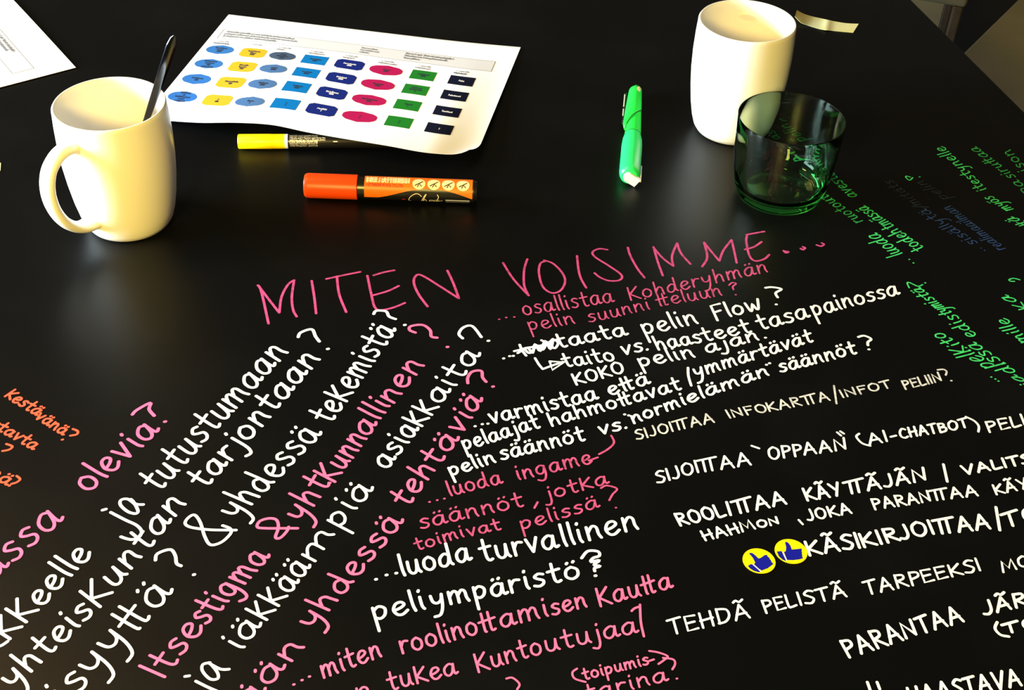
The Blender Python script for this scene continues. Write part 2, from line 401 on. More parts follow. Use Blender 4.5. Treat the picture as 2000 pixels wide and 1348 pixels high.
# --- diagonal lines on the left
writing(HW, 'pink word olevia slanting steeply upward', 'P', 6.8, T('olevia', (174, 963), (312, 842), (-46, -28)), X(0, 700, 4, [(1035, 440), (1070, 405), (1175, 350), (1165, 400), (1205, 450)]), D((322.5, 824), d=2))
writing(HW, 'pink word ending assa at the left edge', 'P', 6.8, T('assa', (-16, 1134), (124, 1016), (-46, -38)))
writing(HW, 'white slanting line ja tutustumaan', 'W', 6.4, X(0, 700, 4, [(800, 1188), (828, 1180)], [(865, 1205), (980, 1265), (1065, 1305), (1105, 1350), (1090, 1395), (1035, 1418), (985, 1410), (945, 1396)],
    [(1065, 1150), (1000, 1102), (945, 1110), (943, 1150), (1000, 1200), (1060, 1215), (1078, 1190), (1040, 1120), (1012, 1100), (1060, 1140), (1120, 1145)]),
  T('tutustu', (310, 962), (455, 803), (-46, -30)), T('maan', (458, 800), (563, 688), (-44, -28)), X(480, 440, 4, [(410, 875), (430, 840), (515, 815), (545, 870), (575, 910)]), D((640.5, 682), d=2))
writing(HW, 'white slanting line ending keelle', 'W', 6.6, X(0, 1011, 4, [(-20, 1010), (15, 1000), (60, 970)]), T('KKeelle', (16, 1252), (180, 1083), (-42, -27)))
writing(HW, 'white slanting line reading yhteiskunnan tarjontaan', 'W', 6.6, T('yhteis', (26, 1347), (185, 1196), (-40, -31)), T('Kuntan', (192, 1190), (364, 984), (-40, -31)), T('tarj', (400, 956), (480, 868), (-42, -25)), T('ontaan', (484, 864), (625, 701), (-42, -26)),)
writing(HW, 'white slanting word ending llisyyttä at the lower left', 'W', 6.6, T('llisyy#ä', (104, 1409), (338, 1157), (-56, -32)), X(0, 1011, 4, [(1215, 335), (1230, 285), (1330, 252), (1370, 300), (1380, 360), (1415, 380)]), D((379, 1123), d=2))
writing(HW, 'white ampersand and slanting line reading yhdessä tekemistä', 'W', 6.2, X(0, 1011, 4, [(1845, 100), (1650, 98), (1500, 80), (1447, 50), (1470, 5), (1520, -18), (1565, 40), (1600, 150), (1645, 215), (1730, 195), (1800, 130), (1800, 90), (1740, 65)]),
  T('yhdessä', (464, 1014), (629, 848), (-54, -23)), T('teke', (646, 829), (703, 745), (-48, -20)), T('mistä', (706, 741), (773, 645), (-48, -19)), X(480, 440, 4, [(1000, 695), (1020, 670), (1095, 675), (1120, 715), (1170, 735)]), D((790.7, 635), d=1.8))
writing(HW, 'pink slanting word reading itsestigma', 'P', 6.4, T('Itse', (318, 1326), (400, 1226), (-50, -22)), T('stigma', (404, 1221), (527, 1087), (-50, -21)))
writing(HW, 'pink ampersand and slanting line reading yht. kunnallinen', 'P', 6.2, X(400, 1011, 4, [(725, 85), (640, 85), (480, 85), (410, 75), (430, 30), (500, 8), (560, 20), (575, 80), (552, 155), (590, 160), (640, 110), (655, 75)]),
  T('yht', (590, 1021), (646, 944), (-48, -24)), D((643.7, 943.7), d=1.6), T('Kunn', (652, 944), (716, 856), (-42, -22)), T('alli', (718, 853), (762, 792), (-42, -22)), T('nen', (766, 790), (829, 713), (-42, -22)),
  X(480, 440, 4, [(1325, 840), (1280, 820), (1290, 790), (1380, 780), (1440, 820), (1450, 870), (1495, 880)]), D((874, 678), d=1.8))
writing(HW, 'white slanting line reading ja iäkkäämpiä asiakkaita', 'W', 6.0, X(0, 1011, 4, [(1445, 1243), (1480, 1238)], [(1530, 1280), (1620, 1325), (1700, 1360)], [(1640, 1135), (1585, 1150), (1582, 1200), (1640, 1262), (1700, 1260), (1700, 1215), (1650, 1150), (1625, 1135), (1720, 1185), (1790, 1187)]),
  T('iä', (470, 1272), (512, 1222), (-46, -24)), T('kkää', (518, 1214), (608, 1108), (-46, -24)), T('m', (612, 1103), (656, 1040), (-42, -22)), T('piä', (663, 1034), (729, 956), (-44, -23)),
  T('asi', (756, 917), (800, 863), (-43, -19)), T('akk', (803, 858), (856, 795), (-43, -19)), T('aita', (860, 790), (938, 693), (-43, -19)), X(480, 440, 4, [(1695, 885), (1665, 850), (1700, 800), (1770, 790), (1840, 875)]), D((954, 666), d=1.8))
writing(HW, 'pink slanting line reading yhdessä tehtäviä', 'P', 6.2, T('ään', (487, 1386), (595, 1262), (-44, -22)), T('yh', (612, 1229), (662, 1170), (-46, -20)), T('dessä', (668, 1163), (789, 1019), (-46, -19)), T('teh', (795, 993), (850, 916), (-40, -24)), T('tä', (853, 912), (897, 858), (-40, -22)), T('viä', (900, 850), (943, 782), (-38, -22)),
  X(800, 700, 4, [(455, 195), (455, 150), (490, 105), (560, 100), (570, 150), (598, 185)]), D((963, 755.5), d=1.8))
# --- capitals on the right
writing(HW, 'thin white capitals reading sijoittaa infokartta', 'w', 4.0, T('SIJOI', (1244, 860), (1316, 842), (-7, -18)), T('=AA', (1318, 842), (1396, 825), (-6, -18)), T('INFO', (1424, 817), (1500, 804), (-9, -15)), T('KAR=A', (1501, 804), (1622, 782), (-8, -17)),
  X(1200, 700, 4, [(1715, 215), (1735, 355)]), T('INFOT', (1645, 777), (1742, 757), (-8, -14)), T('PELIIN', (1767, 761), (1841, 744), (-8, -16)), X(1500, 700, 4, [(1325, 92), (1370, 88), (1395, 105), (1388, 132)]), D((1858, 744)))
writing(HW, 'white capitals reading sijoittaa oppaan with a bracketed chatbot', 'W', 4.8, T('SIJOI', (1284, 945), (1366, 922), (-7, -22)), T('=AA', (1366, 923), (1468, 908), (-6, -24)), X(1200, 700, 4, [(1072, 685), (1130, 705)], [(1740, 580), (1770, 605)], [(1765, 572), (1792, 590)]),
  T('OPP', (1502, 898), (1568, 890), (-5, -23)), T('AAN', (1570, 889), (1655, 878), (-5, -22)), X(1500, 700, 4, [(712, 590), (690, 615), (735, 665), (798, 685)], [(958, 615), (1000, 605)], [(1545, 458), (1610, 490), (1645, 530), (1643, 575)]),
  T('AI', (1697, 869), (1735, 862), (-7, -20)), T('CHAT', (1759, 857), (1831, 846), (-6, -18)), T('BOT', (1835, 846), (1892, 834), (-6, -17)), T('PELIIN', (1930, 845), (2042, 822), (-8, -20)))
writing(HW, 'white capitals reading roolittaa käyttäjän', 'W', 5.6, T('ROOL', (1327, 1028), (1418, 1008), (-12, -23)), T('I=AA', (1424, 1007), (1537, 984), (-8, -25)), T('KÄY', (1575, 979), (1645, 967), (-10, -24)), T('=ÄJÄN', (1652, 966), (1811, 938), (-6, -24)), X(1500, 700, 4, [(1370, 830), (1400, 965)]), T('VALITSE', (1882, 928), (2040, 900), (-7, -17)))
writing(HW, 'white capitals reading hahmon, joka parantaa', 'W', 4.8, T('HAHM', (1376, 1057), (1476, 1033), (-10, -18)), T('ON', (1481, 1032), (1523, 1023), (-6, -13)), X(1500, 700, 4, [(240, 1265), (270, 1298)]), T('JOKA', (1578, 1018), (1664, 1002), (-8, -20)),
  T('PARAN', (1707, 996), (1820, 979), (-8, -20)), T('=AA', (1820, 979), (1911, 968), (-6, -20)), T('KÄYT', (1944, 967), (2030, 950), (-8, -19)))
writing(HW, 'bold white capitals reading käsikirjoittaa beside the stickers', 'W', 6.2, T('KÄSI', (1578, 1086), (1682, 1070), (-10, -28)), T('KIR', (1685, 1070), (1757, 1055), (-11, -26)), T('JOI', (1760, 1055), (1826, 1042), (-11, -26)), T('=AA', (1828, 1044), (1935, 1032), (-8, -28)), X(1500, 700, 4, [(1780, 1165), (1810, 1345)]), T('TOI', (1963, 1031), (2050, 1008), (-9, -26)))
writing(HW, 'white capitals reading tehdä pelistä tarpeeksi', 'W', 4.8, T('TEHDÄ', (1310, 1240), (1466, 1206), (-8, -28)), T('PEL', (1494, 1198), (1556, 1184), (-9, -24)), T('ISTÄ', (1562, 1183), (1655, 1165), (-8, -24)), T('TARP', (1692, 1162), (1800, 1140), (-8, -25)), T('EEKSI', (1803, 1139), (1917, 1114), (-9, -23)), T('MON', (1958, 1118), (2040, 1098), (-7, -20)))
writing(HW, 'bold white capitals reading parantaa järje', 'W', 6.0, T('PARA', (1656, 1285), (1765, 1250), (-18, -32)), T('NTAA', (1768, 1248), (1883, 1213), (-14, -30)), T('JÄRJE', (1922, 1203), (2060, 1168), (-7, -26)), X(1300, 1011, 2.857, [(1850, 585), (1838, 620), (1868, 655), (1915, 665)]), T('TOI', (1962, 1239), (2047, 1219), (-6, -18)))
writing(HW, 'bold white capitals reading haastava at the bottom', 'W', 6.0, T('HAASTAVA', (1778, 1378), (1996, 1338), (-9, -32)), [[(1694, 1333), (1700, 1350)], [(1713, 1333), (1718, 1346)]])
# --- upside-down green and blue writing
writing(HW, 'upside-down green line reading luoda todentuntuisia', 'G', 3.0, T('luoda', (1763, 496), (1713, 455), (-30, 9)), T('todeh', (1806, 485), (1752, 446), (-24, 10)), T('tmässä', (1748, 443), (1690, 402), (-24, 9)), D((1776, 507), (1784, 514)))
writing(HW, 'dull upside-down green line behind and under the tumbler', 'g', 2.8, T('ruotoutu', (1686, 432), (1604, 372), (-21, 8)), T('avesta', (1675, 383), (1623, 334), (-22, 7)), T('nna', (1614, 330), (1588, 300), (-18, 6)), T('pelo', (1568, 322), (1538, 290), (-26, 6)), T('pelin', (1577, 276), (1537, 243), (-22, 5)), T('asta', (1523, 272), (1494, 238), (-18, 5)),
  X(1320, 0, 2.995, [(605, 700), (625, 712), (645, 712)]), D((1539, 231)))
writing(HW, 'upside-down dull blue line reading sisällytä', 'B', 2.4, T('sisällytä', (1911, 475), (1808, 408), (-20, 7)), D((1916, 485), (1923, 489)), T('realimaailman', (1965, 486), (1856, 402), (-22, 6)))
writing(HW, 'very faint upside-down blue words after the blue line', 'b', 2.4, T('mitäts', (1800, 400), (1741, 352), (-20, 5)), X(1500, 240, 4, [(1128, 655), (1255, 660)]))
writing(HW, 'very faint upside-down blue word between the blue and the green line', 'b', 2.4, T('pelin', (1856, 388), (1802, 353), (-22, 4)))
writing(HW, 'upside-down green line reading itestynelle myös', 'G', 2.8, T('itesty', (1927, 370), (1882, 324), (-20, 6)), T('nelle', (1880, 322), (1842, 286), (-22, 6)), T('myös', (1980, 409), (1936, 383), (-22, 6)), T('#ä', (2016, 437), (1978, 424), (-22, 7)))
writing(HW, 'small upside-down green question mark beside the faint blue word', 'G', 2.8, X(1500, 240, 4, [(1130, 430), (1105, 450), (1078, 430), (1080, 418), (1110, 425)]), D((1796, 346)))
writing(HW, 'dull upside-down green words at the right edge', 'g', 2.8, T('siru#aa', (1985, 346), (1907, 287), (-20, 6)), T('ison', (2008, 332), (1972, 292), (-20, 7)))
writing(HW, 'dull upside-down green scrap of a word at the right border', 'g', 2.8, T('pa', (2012, 376), (1989, 352), (-20, 5)))
writing(HW, 'upside-down green line ending edistymistä', 'G', 3.2, T('edis', (1908, 656), (1865, 614), (-26, 8)), T('tymi', (1861, 612), (1828, 588), (-26, 6)), T('stä', (1826, 586), (1798, 562), (-24, 5)), X(1700, 500, 4.867, [(495, 275), (450, 290), (370, 255), (350, 262), (368, 305)]), D((1807, 553), (1821, 596)))
writing(HW, 'upside-down green line reading pelin', 'G', 3.4, T('pelk', (1948, 716), (1880, 676), (-36, 9)), T('ito', (1876, 672), (1836, 650), (-26, 8)), T('dissä', (1985, 727), (1906, 669), (-28, 8)), D((1936, 737), (1944, 741), (1950, 745)))
writing(HW, 'upside-down green words stacked at the right border under the question hook', 'G', 3.4, T('ka', (2014, 602), (1968, 577), (-24, 6)), T('mille', (2012, 668), (1964, 622), (-26, 6)))
writing(HW, 'small upside-down green question hook near the right border', 'G', 3.2, X(1700, 500, 4.867, [(1418, 228), (1360, 215), (1318, 228), (1330, 242), (1368, 244)]))
writing(HW, 'lowest upside-down green letters at the right border', 'G', 3.2, T('ja', (2018, 752), (1984, 733), (-20, 5)))
# --- red note on the left
writing(HW, 'first line of the red note slanting down at the left edge', 'R', 5.0, T('kestä', (8, 774), (70, 812), (22, -15)), T('vänä', (68, 816), (122, 850), (18, -16)), X(0, 700, 4, [(570, 553), (607, 570), (600, 595), (550, 605)]), D((122, 859), d=1.6))
writing(HW, 'second line of the red note, cut by the left border', 'R', 5.0, T('rtavta', (-20, 832), (64, 878), (20, -16)), X(0, 700, 4, [(50, 670), (97, 690), (70, 715), (20, 725)]))
writing(HW, 'red question mark ending the last line of the note', 'R', 5.0, X(0, 700, 4, [(130, 920), (157, 945), (130, 970), (90, 982)]), D((18.5, 949), d=1.6), T('nä', (-22, 928), (12, 948), (20, -18)))

# ------------------------------------------------------------------ stickers
M_YEL = mat('yellow_sticker', (0.85, 0.66, 0.003), 0.6, spec=0.1); M_NAVY = mat('blue_print', (0.005, 0.008, 0.26), 0.7, spec=0.08); M_WHT = mat('white_print', (0.8, 0.8, 0.85), 0.5)
def sticker(cx, cy, hand, cuff, line, label):
    c = at(cx, cy); root = empty('thumbs_up_sticker', (c.x, c.y, 0.0001)); tag(root, label, 'sticker', 'round thumbs-up stickers')
    bm = bmesh.new(); lathe(bm, [(0, 0), (0.0097, 0), (0.0097, 0.00025), (0, 0.00025)], 48)
    mesh_obj('disc', bm, M_YEL, root)
    def fm(x, y, l):
        p = at(1430+x/12.5, 1040+y/12.5)-c
        if p.length > 0.0094: p = p*(0.0094/p.length)
        return (p.x, p.y, l)
    def dense(P): return [(P[i][0]+(P[(i+1) % len(P)][0]-P[i][0])*k/3, P[i][1]+(P[(i+1) % len(P)][1]-P[i][1])*k/3) for i in range(len(P)) for k in range(3)]
    for nm, P, m, l in (('hand_print', hand, M_NAVY, 0.0003), ('sleeve_print', cuff, M_NAVY, 0.0003), ('cuff_line', line, M_WHT, 0.00034)):
        bm = bmesh.new(); f = poly(bm, dense(P), fm, 0, l)
        bmesh.ops.triangulate(bm, faces=[f]); mesh_obj(nm, bm, m, root)
sticker(1482.4, 1096.2, [(410, 530), (430, 510), (490, 515), (560, 570), (640, 650), (700, 630), (790, 565), (850, 560), (860, 600), (905, 630), (915, 665), (945, 695), (955, 735), (1005, 780), (930, 840), (860, 890), (790, 915), (715, 945), (640, 890), (530, 790), (560, 750), (500, 630)],
  [(380, 830), (460, 780), (520, 815), (690, 975), (640, 985), (520, 950), (430, 890)], [(490, 795), (512, 790), (735, 975), (705, 980)], 'round yellow sticker with tilted blue thumbs-up, farther from the white capitals')
sticker(1544.8, 1077.6, [(1285, 255), (1320, 240), (1370, 270), (1420, 340), (1450, 430), (1560, 420), (1690, 405), (1700, 450), (1688, 470), (1705, 500), (1692, 530), (1710, 560), (1702, 595), (1730, 640), (1640, 670), (1480, 690), (1340, 685), (1260, 490), (1305, 470), (1315, 370)],
  [(1085, 480), (1200, 465), (1320, 715), (1230, 680), (1140, 600)], [(1222, 480), (1245, 495), (1340, 690), (1318, 715)], 'round yellow sticker with upright blue thumbs-up touching the white capitals')

# ------------------------------------------------------------------ printed sheets
SX, SY, STH = -0.297, 1.2155, -0.1647
SA = Vector((math.cos(STH), math.sin(STH), 0)); SB = Vector((math.sin(STH), -math.cos(STH), 0))
GU = [0, 18, 51, 80, 112, 146, 182, 219, 256, 297]; GV = [0, 77, 106, 136, 168, 210]
GZ = [[0, 0, 0, 0, 0, 0, 0, 0, .6, 2.0],
      [0.6, 1.6, 2.7, 3.1, 3.1, 2.7, 1.3, .9, 0, .3],
      [0.5, 1.3, 2.7, 4.8, 4.8, 3.6, 1.5, 1.3, 0, 0],
      [0.3, 1.0, 2.0, 4.6, 5.8, 4.0, 1.6, 1.5, 0, 0],
      [-.5, -.3, .6, 3.3, 5.5, 4.3, 2.2, 2.2, .5, .6],
      [-1.5, -1, 1.2, 5.2, 7.4, 5.0, 3.4, 2.2, .6, 3.2]]
def interp1(xs, ys, x):
    i = 0
    while i < len(xs)-2 and x > xs[i+1]: i += 1
    t = (x-xs[i])/(xs[i+1]-xs[i]); h = xs[i+1]-xs[i]
    def m(j):
        a, b = max(j-1, 0), min(j+1, len(xs)-1)
        return (ys[b]-ys[a])/(xs[b]-xs[a])
    t2, t3 = t*t, t*t*t
    return (2*t3-3*t2+1)*ys[i]+(t3-2*t2+t)*h*m(i)+(-2*t3+3*t2)*ys[i+1]+(t3-t2)*h*m(i+1)
def zmm(u, v):
    return interp1(GV, [interp1(GU, row, u) for row in GZ], v)
def sheet_pt(u, v, lift=0.0):
    """sheet of 297 x 210 mm lying on the marker: u to the right, v towards the viewer, both in mm"""
    vv = v-zmm(u, v)*1.85; z0 = 0.0
    e = u-297+v-210+26
    if e > 0: z0 = 0.0001*e; u = u-0.30*e*e/26; vv = vv-0.34*e*e/26
    flatp = Vector((SX, SY, 0)) + SA*(u/1000) + SB*(vv/1000)
    t = min(max(u/95, 0), 1); t = t*t*(3-2*t)
    s = min(max((297-u)/45, 0), 1); s = 0.5+0.5*s*s*(3-2*s)
    z = 0.0010+0.0150*(max(v, 0)/210)**1.25*t*s + z0 + lift
    px, py = to_px(flatp)
    return at(px, py, z)

def sheet_mesh(fm, W=297, H=210, nu=60, nv=42, th=0.00025):
    bm = bmesh.new()
    top = [[bm.verts.new(fm(W*i/nu, H*j/nv, 0)) for i in range(nu+1)] for j in range(nv+1)]
    bot = [[bm.verts.new(fm(W*i/nu, H*j/nv, -th)) for i in range(nu+1)] for j in range(nv+1)]
    for j in range(nv):
        for i in range(nu):
            bm.faces.new((top[j][i], top[j+1][i], top[j+1][i+1], top[j][i+1]))
            bm.faces.new((bot[j][i], bot[j][i+1], bot[j+1][i+1], bot[j+1][i]))
    for i in range(nu):
        bm.faces.new((top[0][i], top[0][i+1], bot[0][i+1], bot[0][i])); bm.faces.new((top[nv][i+1], top[nv][i], bot[nv][i], bot[nv][i+1]))
    for j in range(nv):
        bm.faces.new((top[j+1][0], top[j][0], bot[j][0], bot[j+1][0])); bm.faces.new((top[j][nu], top[j+1][nu], bot[j+1][nu], bot[j][nu]))
    return bm
PR = [mat('print_'+n, tuple(v*0.60 for v in c) if n not in ('white', 'pale_grey') else c, 0.8, spec=0.05) for n, c in (
  ('blue', (0.05, 0.22, 0.62)), ('amber', (0.93, 0.56, 0.03)), ('steel_blue', (0.10, 0.23, 0.50)), ('azure', (0.005, 0.25, 0.75)), ('navy', (0.012, 0.028, 0.27)),
  ('crimson', (0.62, 0.014, 0.13)), ('green', (0.02, 0.28, 0.03)), ('ink_blue', (0.008, 0.011, 0.035)),
  ('pale_grey', (0.60, 0.60, 0.64)), ('grey', (0.32, 0.32, 0.34)), ('dark_text', (0.05, 0.06, 0.10)), ('white', (0.8, 0.8, 0.82)), ('slate', (0.085, 0.13, 0.22)))]
COLX = [18.5, 51, 80, 112, 146.4, 182.5, 218.7, 256]; ROWV = [77, 106, 136, 168]
CW = [26.5, 24.5, 26, 24, 28, 33, 23.5, 24]; CH = [19, 19, 18.5, 18.5, 19, 19.5, 18, 17]
WORDS = [
 [['Sanallinen', 'viesti', '1000'], ['Puhuminen', 'vastaus', '500', 'ryhmässä'], ['Mediassa', '100'], ['Yhteiset', 'ja', 'kulttuuriset', 'asiat', 'mielessä']],
 [['Asiakkaan', 'tilaus', '1000'], ['Vierailu', 'luento', '500'], ['Neuvottelu', '100'], ['7', '100']],
 [['Kirja', 'lukeminen', '1000'], ['Lehti', '2000'], ['Uutinen', '1000'], ['Runo', '7']],
 [['Perusluku', '1000'], ['Luettelo', '2000'], ['Tulkinta', '1000'], ['7', '7']],
 [['Perustunto', '4000'], ['Ostokset', '2000'], ['Kirjallisuus', '1000'], ['Musiikki', '7']],
 [['Lause', '1000'], ['Kysymys', '2000'], ['Vastaaminen', '1000'], ['7', '7']],
 [['Esitykset', '2000'], ['Soitto ja', 'laulaminen', '5'], ['Tanssi', '7'], ['7', '7']],
 [['Puhe'], ['Puhetavat'], ['Tuotteet'], ['7']]]
HEADS = [('1. vuorolla', 'Keskusteluja'), ('2. vuorolla', ''), ('3. vuorolla', 'Lukijat'), ('4. vuorolla', 'Muistiinpanot'), ('5. vuorolla', 'Sanaparit'), ('6. vuorolla', 'Kulttuuri palat'), ('7. vuorolla', 'Esiintymiset'), ('8. vuorolla', 'Näytelmät')]
def chart_print(fm):
    bm = bmesh.new()
    def fill(P, mi, lift):
        # scan the shape into thin strips so it follows the paper
        vmin = min(p[1] for p in P); vmax = max(p[1] for p in P); n = max(2, int((vmax-vmin)/2.4))
        rows = []
        for k in range(n+1):
            v = vmin+(vmax-vmin)*(0.0005+0.999*k/n); xs = []
            for i in range(len(P)):
                a, b = P[i], P[(i+1) % len(P)]
                if (a[1]-v)*(b[1]-v) < 0: xs.append(a[0]+(b[0]-a[0])*(v-a[1])/(b[1]-a[1]))
            if len(xs) >= 2: rows.append((min(xs), max(xs), v))
        m = max(2, int((max(p[0] for p in P)-min(p[0] for p in P))/4.5))
        vr = [[bm.verts.new(fm(l+(r-l)*i/m, v, lift)) for i in range(m+1)] for l, r, v in rows]
        for j in range(len(vr)-1):
            for i in range(m):
                f = bm.faces.new((vr[j][i], vr[j+1][i], vr[j+1][i+1], vr[j][i+1])); f.material_index = mi
    def text(s, u, v, h, w, mi, centre=False, wscale=1.0):
        W, st = layout(s); k = h*wscale
        u0 = u-W*k/2 if centre else u
        for q in st: ribbon(bm, [(u0+x*k, v-y*h) for x, y in q], w, fm, mi, 0.00034)
    fill([(7, 33), (279, 33), (279, 53), (7, 53)], 8, 0.0001)
    for a, b in (((7, 33), (279, 33)), ((279, 33), (279, 53)), ((279, 53), (7, 53)), ((7, 53), (7, 33))):
        ribbon(bm, [(a[0]+(b[0]-a[0])*k/40, a[1]+(b[1]-a[1])*k/40) for k in range(41)], 0.5, fm, 9, 0.0002)
    for k, s in enumerate(('Jokaisella ryhmällä on oma tehtävänsä kierroksella ja', 'pelaajat valitsevat yhdessä kenelle antavat vuoron ensin', 'ja kirjaavat sen jälkeen tulokset pöydälle')):
        text(s, 11, 38.4+k*4.8, 3.0, 0.55, 9, wscale=0.8)
    for k, s in enumerate(('Kierros alkaa', 'kun kaikki ovat', 'valmiita')): text(s, 148, 39.5+k*4.6, 2.8, 0.5, 9, wscale=0.8)
    for k, s in enumerate(('Kierros 2. ajat: 15min niin joka puhujalla 4', 'Puheaikaa noin 2 min puheenvuorolla', 'Tauon jälkeen')): text(s.replace(':', ' '), 192, 38.6+k*4.8, 3.0, 0.6, 9, wscale=0.72)
    for i, (a, b) in enumerate(HEADS):
        text(a, COLX[i]-9, 60.2, 2.7, 0.42, 9, wscale=0.85)
        if b: text(b, COLX[i]-11, 64.4, 2.7, 0.5, 10 if i in (0, 7) else 9, wscale=0.85)
    for i in range(8):
        for j in range(4):
            cx, cy, w, h = COLX[i], ROWV[j]-(0 if i else 0.5), CW[i], CH[i]
            if i in (0, 2, 5):
                P = [(cx+w/2*math.cos(2*PI*k/36), cy+h/2*math.sin(2*PI*k/36)) for k in range(36)]
            elif i in (1, 4):
                r = 4.2; P = []
                for sx, sy, a0 in ((1, 1, 0), (-1, 1, 90), (-1, -1, 180), (1, -1, 270)):
                    for k in range(5):
                        a = math.radians(a0+k*22.5); P.append((cx+sx*(w/2-r)+r*math.cos(a), cy+sy*(h/2-r)+r*math.sin(a)))
            else:
                P = [(cx-w/2, cy-h/2), (cx+w/2, cy-h/2), (cx+w/2, cy+h/2), (cx-w/2, cy+h/2)]
            fill(P, 12 if (i == 2 and j == 0) else i, 0.00015)
            L = WORDS[i][j]; n = len(L); lh = 3.5
            for k, s in enumerate(L):
                text(s, cx, cy+1.2+(k-(n-1)/2)*lh, 2.5, 0.5, 11 if i in (4, 7) else 10, centre=True, wscale=0.85)
    return bm
sheet = empty('printed_sheet', tuple(Vector((SX, SY, 0))+SA*0.15+SB*0.1))
tag(sheet, 'white printed sheet with rows of coloured shapes, curling over the yellow marker', 'paper')
def rel(o, fm):
    off = o.location.copy(); return lambda u, v, l: fm(u, v, l)-off
mesh_obj('paper', sheet_mesh(rel(sheet, sheet_pt)), M_PAPER, sheet, smooth=True)
mesh_obj('printed_chart', chart_print(rel(sheet, sheet_pt)), PR, sheet, normals=False)

# second copy of the sheet, cut by the left border of the view
c2 = at(148.5, 134); e2 = (at(23, 0)-c2); e2.z = 0
S2A = -e2.normalized(); S2B = Vector((S2A.y, -S2A.x, 0))
S2O = Vector((c2.x, c2.y, 0)) - S2A*0.297
def sheet2_pt(u, v, lift=0.0):
    p = S2O+S2A*(u/1000)+S2B*(v/1000)
    b = 0.0014*math.sin(PI*min(max(u/297, 0), 1))
    return Vector((p.x, p.y, 0.0012+b+lift))
sheet2 = empty('printed_sheet', tuple(S2O+S2A*0.15+S2B*0.1))
tag(sheet2, 'white printed sheet cut off by the upper left corner, only its text margin showing', 'paper')
mesh_obj('paper', sheet_mesh(rel(sheet2, sheet2_pt)), M_PAPER, sheet2, smooth=True)
mesh_obj('printed_chart', chart_print(rel(sheet2, sheet2_pt)), PR, sheet2, normals=False)

# ------------------------------------------------------------------ mugs
RIM_R, MUG_H = 0.0411, 0.1041
def mug(loc, handle_dir, label):
    root = empty('ceramic_mug', (loc[0], loc[1], 0)); tag(root, label, 'mug', 'white ceramic mugs')
    out = [(0, 0.0012), (0.024, 0.0012), (0.0262, 0.0), (0.0285, 0.0), (0.0312, 0.0018), (0.0338, 0.006), (0.0362, 0.014), (0.0385, 0.026), (0.0405, 0.042), (0.0418, 0.058), (0.0422, 0.074), (0.0418, 0.090), (0.0412, 0.1005)]
    rim = [(0.0411, 0.1030), (0.0404, 0.1041), (0.0396, 0.1041), (0.0389, 0.1032)]
    inn = [(0.0388, 0.100), (0.0392, 0.088), (0.0396, 0.074), (0.0392, 0.058), (0.0379, 0.042), (0.0357, 0.026), (0.0325, 0.014), (0.029, 0.0075), (0.022, 0.0055), (0, 0.005)]
    bm = bmesh.new(); lathe(bm, out+rim+inn, 72)
    mesh_obj('body', bm, M_MUG, root, smooth=True)
    d = Vector((math.cos(handle_dir), math.sin(handle_dir), 0)); t = Vector((-d.y, d.x, 0))
    ctrl = [(0.0390, 0.0865), (0.0465, 0.0885), (0.0560, 0.0870), (0.0655, 0.0795), (0.0700, 0.0665), (0.0690, 0.0510), (0.0630, 0.0360), (0.0540, 0.0255), (0.0450, 0.0205), (0.0360, 0.0195)]
    P = catmull(ctrl, 5); n = len(P)
    pts = [d*r+Vector((0, 0, z)) for r, z in P]
    half = []
    for i in range(n):
        k = i/(n-1); a = 0.0066+0.0022*(2*k-1)**4; b = 0.0042+0.0016*max(0, 1-6*k)+0.001*max(0, 6*k-5)
        half.append((a, b))
    bm = bmesh.new(); sweep(bm, pts, half, t, 18)
    mesh_obj('handle', bm, M_MUG, root, smooth=True)
    return root
ML = (-0.3033, 0.8481); MR = (0.1869, 1.0295)
mug(ML, math.radians(-119), 'white mug with a spoon in it and its handle to the left')
mug(MR, math.radians(80), 'white mug behind the green tumbler, its handle out of sight')

# ------------------------------------------------------------------ teaspoon in the left mug
lowP = at(236, 388, 0.0085)
dl = Vector((lowP.x-ML[0], lowP.y-ML[1], 0))
if dl.length > 0.022: dl *= 0.022/dl.length
lowP = Vector((ML[0]+dl.x, ML[1]+dl.y, 0.0100))
rimP = at(307, 172, 0.1065)
axis = (rimP-lowP).normalized()
tipP = lowP+axis*0.152
spoon = empty('teaspoon', tuple(lowP)); tag(spoon, 'dark shiny spoon handle leaning out of the left white mug', 'spoon')
wdir = (CR - axis*CR.dot(axis)).normalized(); ndir = axis.cross(wdir)
M_STEEL = mat('polished_steel', (0.09, 0.10, 0.12), 0.12, metal=1.0)
bm = bmesh.new()
prof = [(0.030, 0.0020, 0.0012), (0.045, 0.0018, 0.0011), (0.07, 0.0021, 0.0010), (0.10, 0.0030, 0.0009), (0.125, 0.0036, 0.0009), (0.142, 0.0036, 0.0008), (0.149, 0.0026, 0.0007), (0.152, 0.0008, 0.0005)]
sweep(bm, [axis*s for s, a, b in prof], [(a, b) for s, a, b in prof], wdir, 12)
mesh_obj('handle', bm, M_STEEL, spoon, smooth=True)
bm = bmesh.new()
rows = []
for i in range(9):
    s = i/8; L = 0.036*s; wd = 0.0095*math.sqrt(max(1-((s-0.45)/0.56)**2, 0.02))
    rows.append([bm.verts.new(axis*L+wdir*(wd*q)+ndir*(0.003*(1-q*q)*math.sin(PI*min(max(s, 0.02), 0.98)))) for q in (-1, -.6, -.2, .2, .6, 1)])
for i in range(8):
    for k in range(5): bm.faces.new((rows[i][k], rows[i][k+1], rows[i+1][k+1], rows[i+1][k]))
ob = mesh_obj('bowl', bm, M_STEEL, spoon, smooth=True)
sm = ob.modifiers.new('thickness', 'SOLIDIFY'); sm.thickness = 0.0008

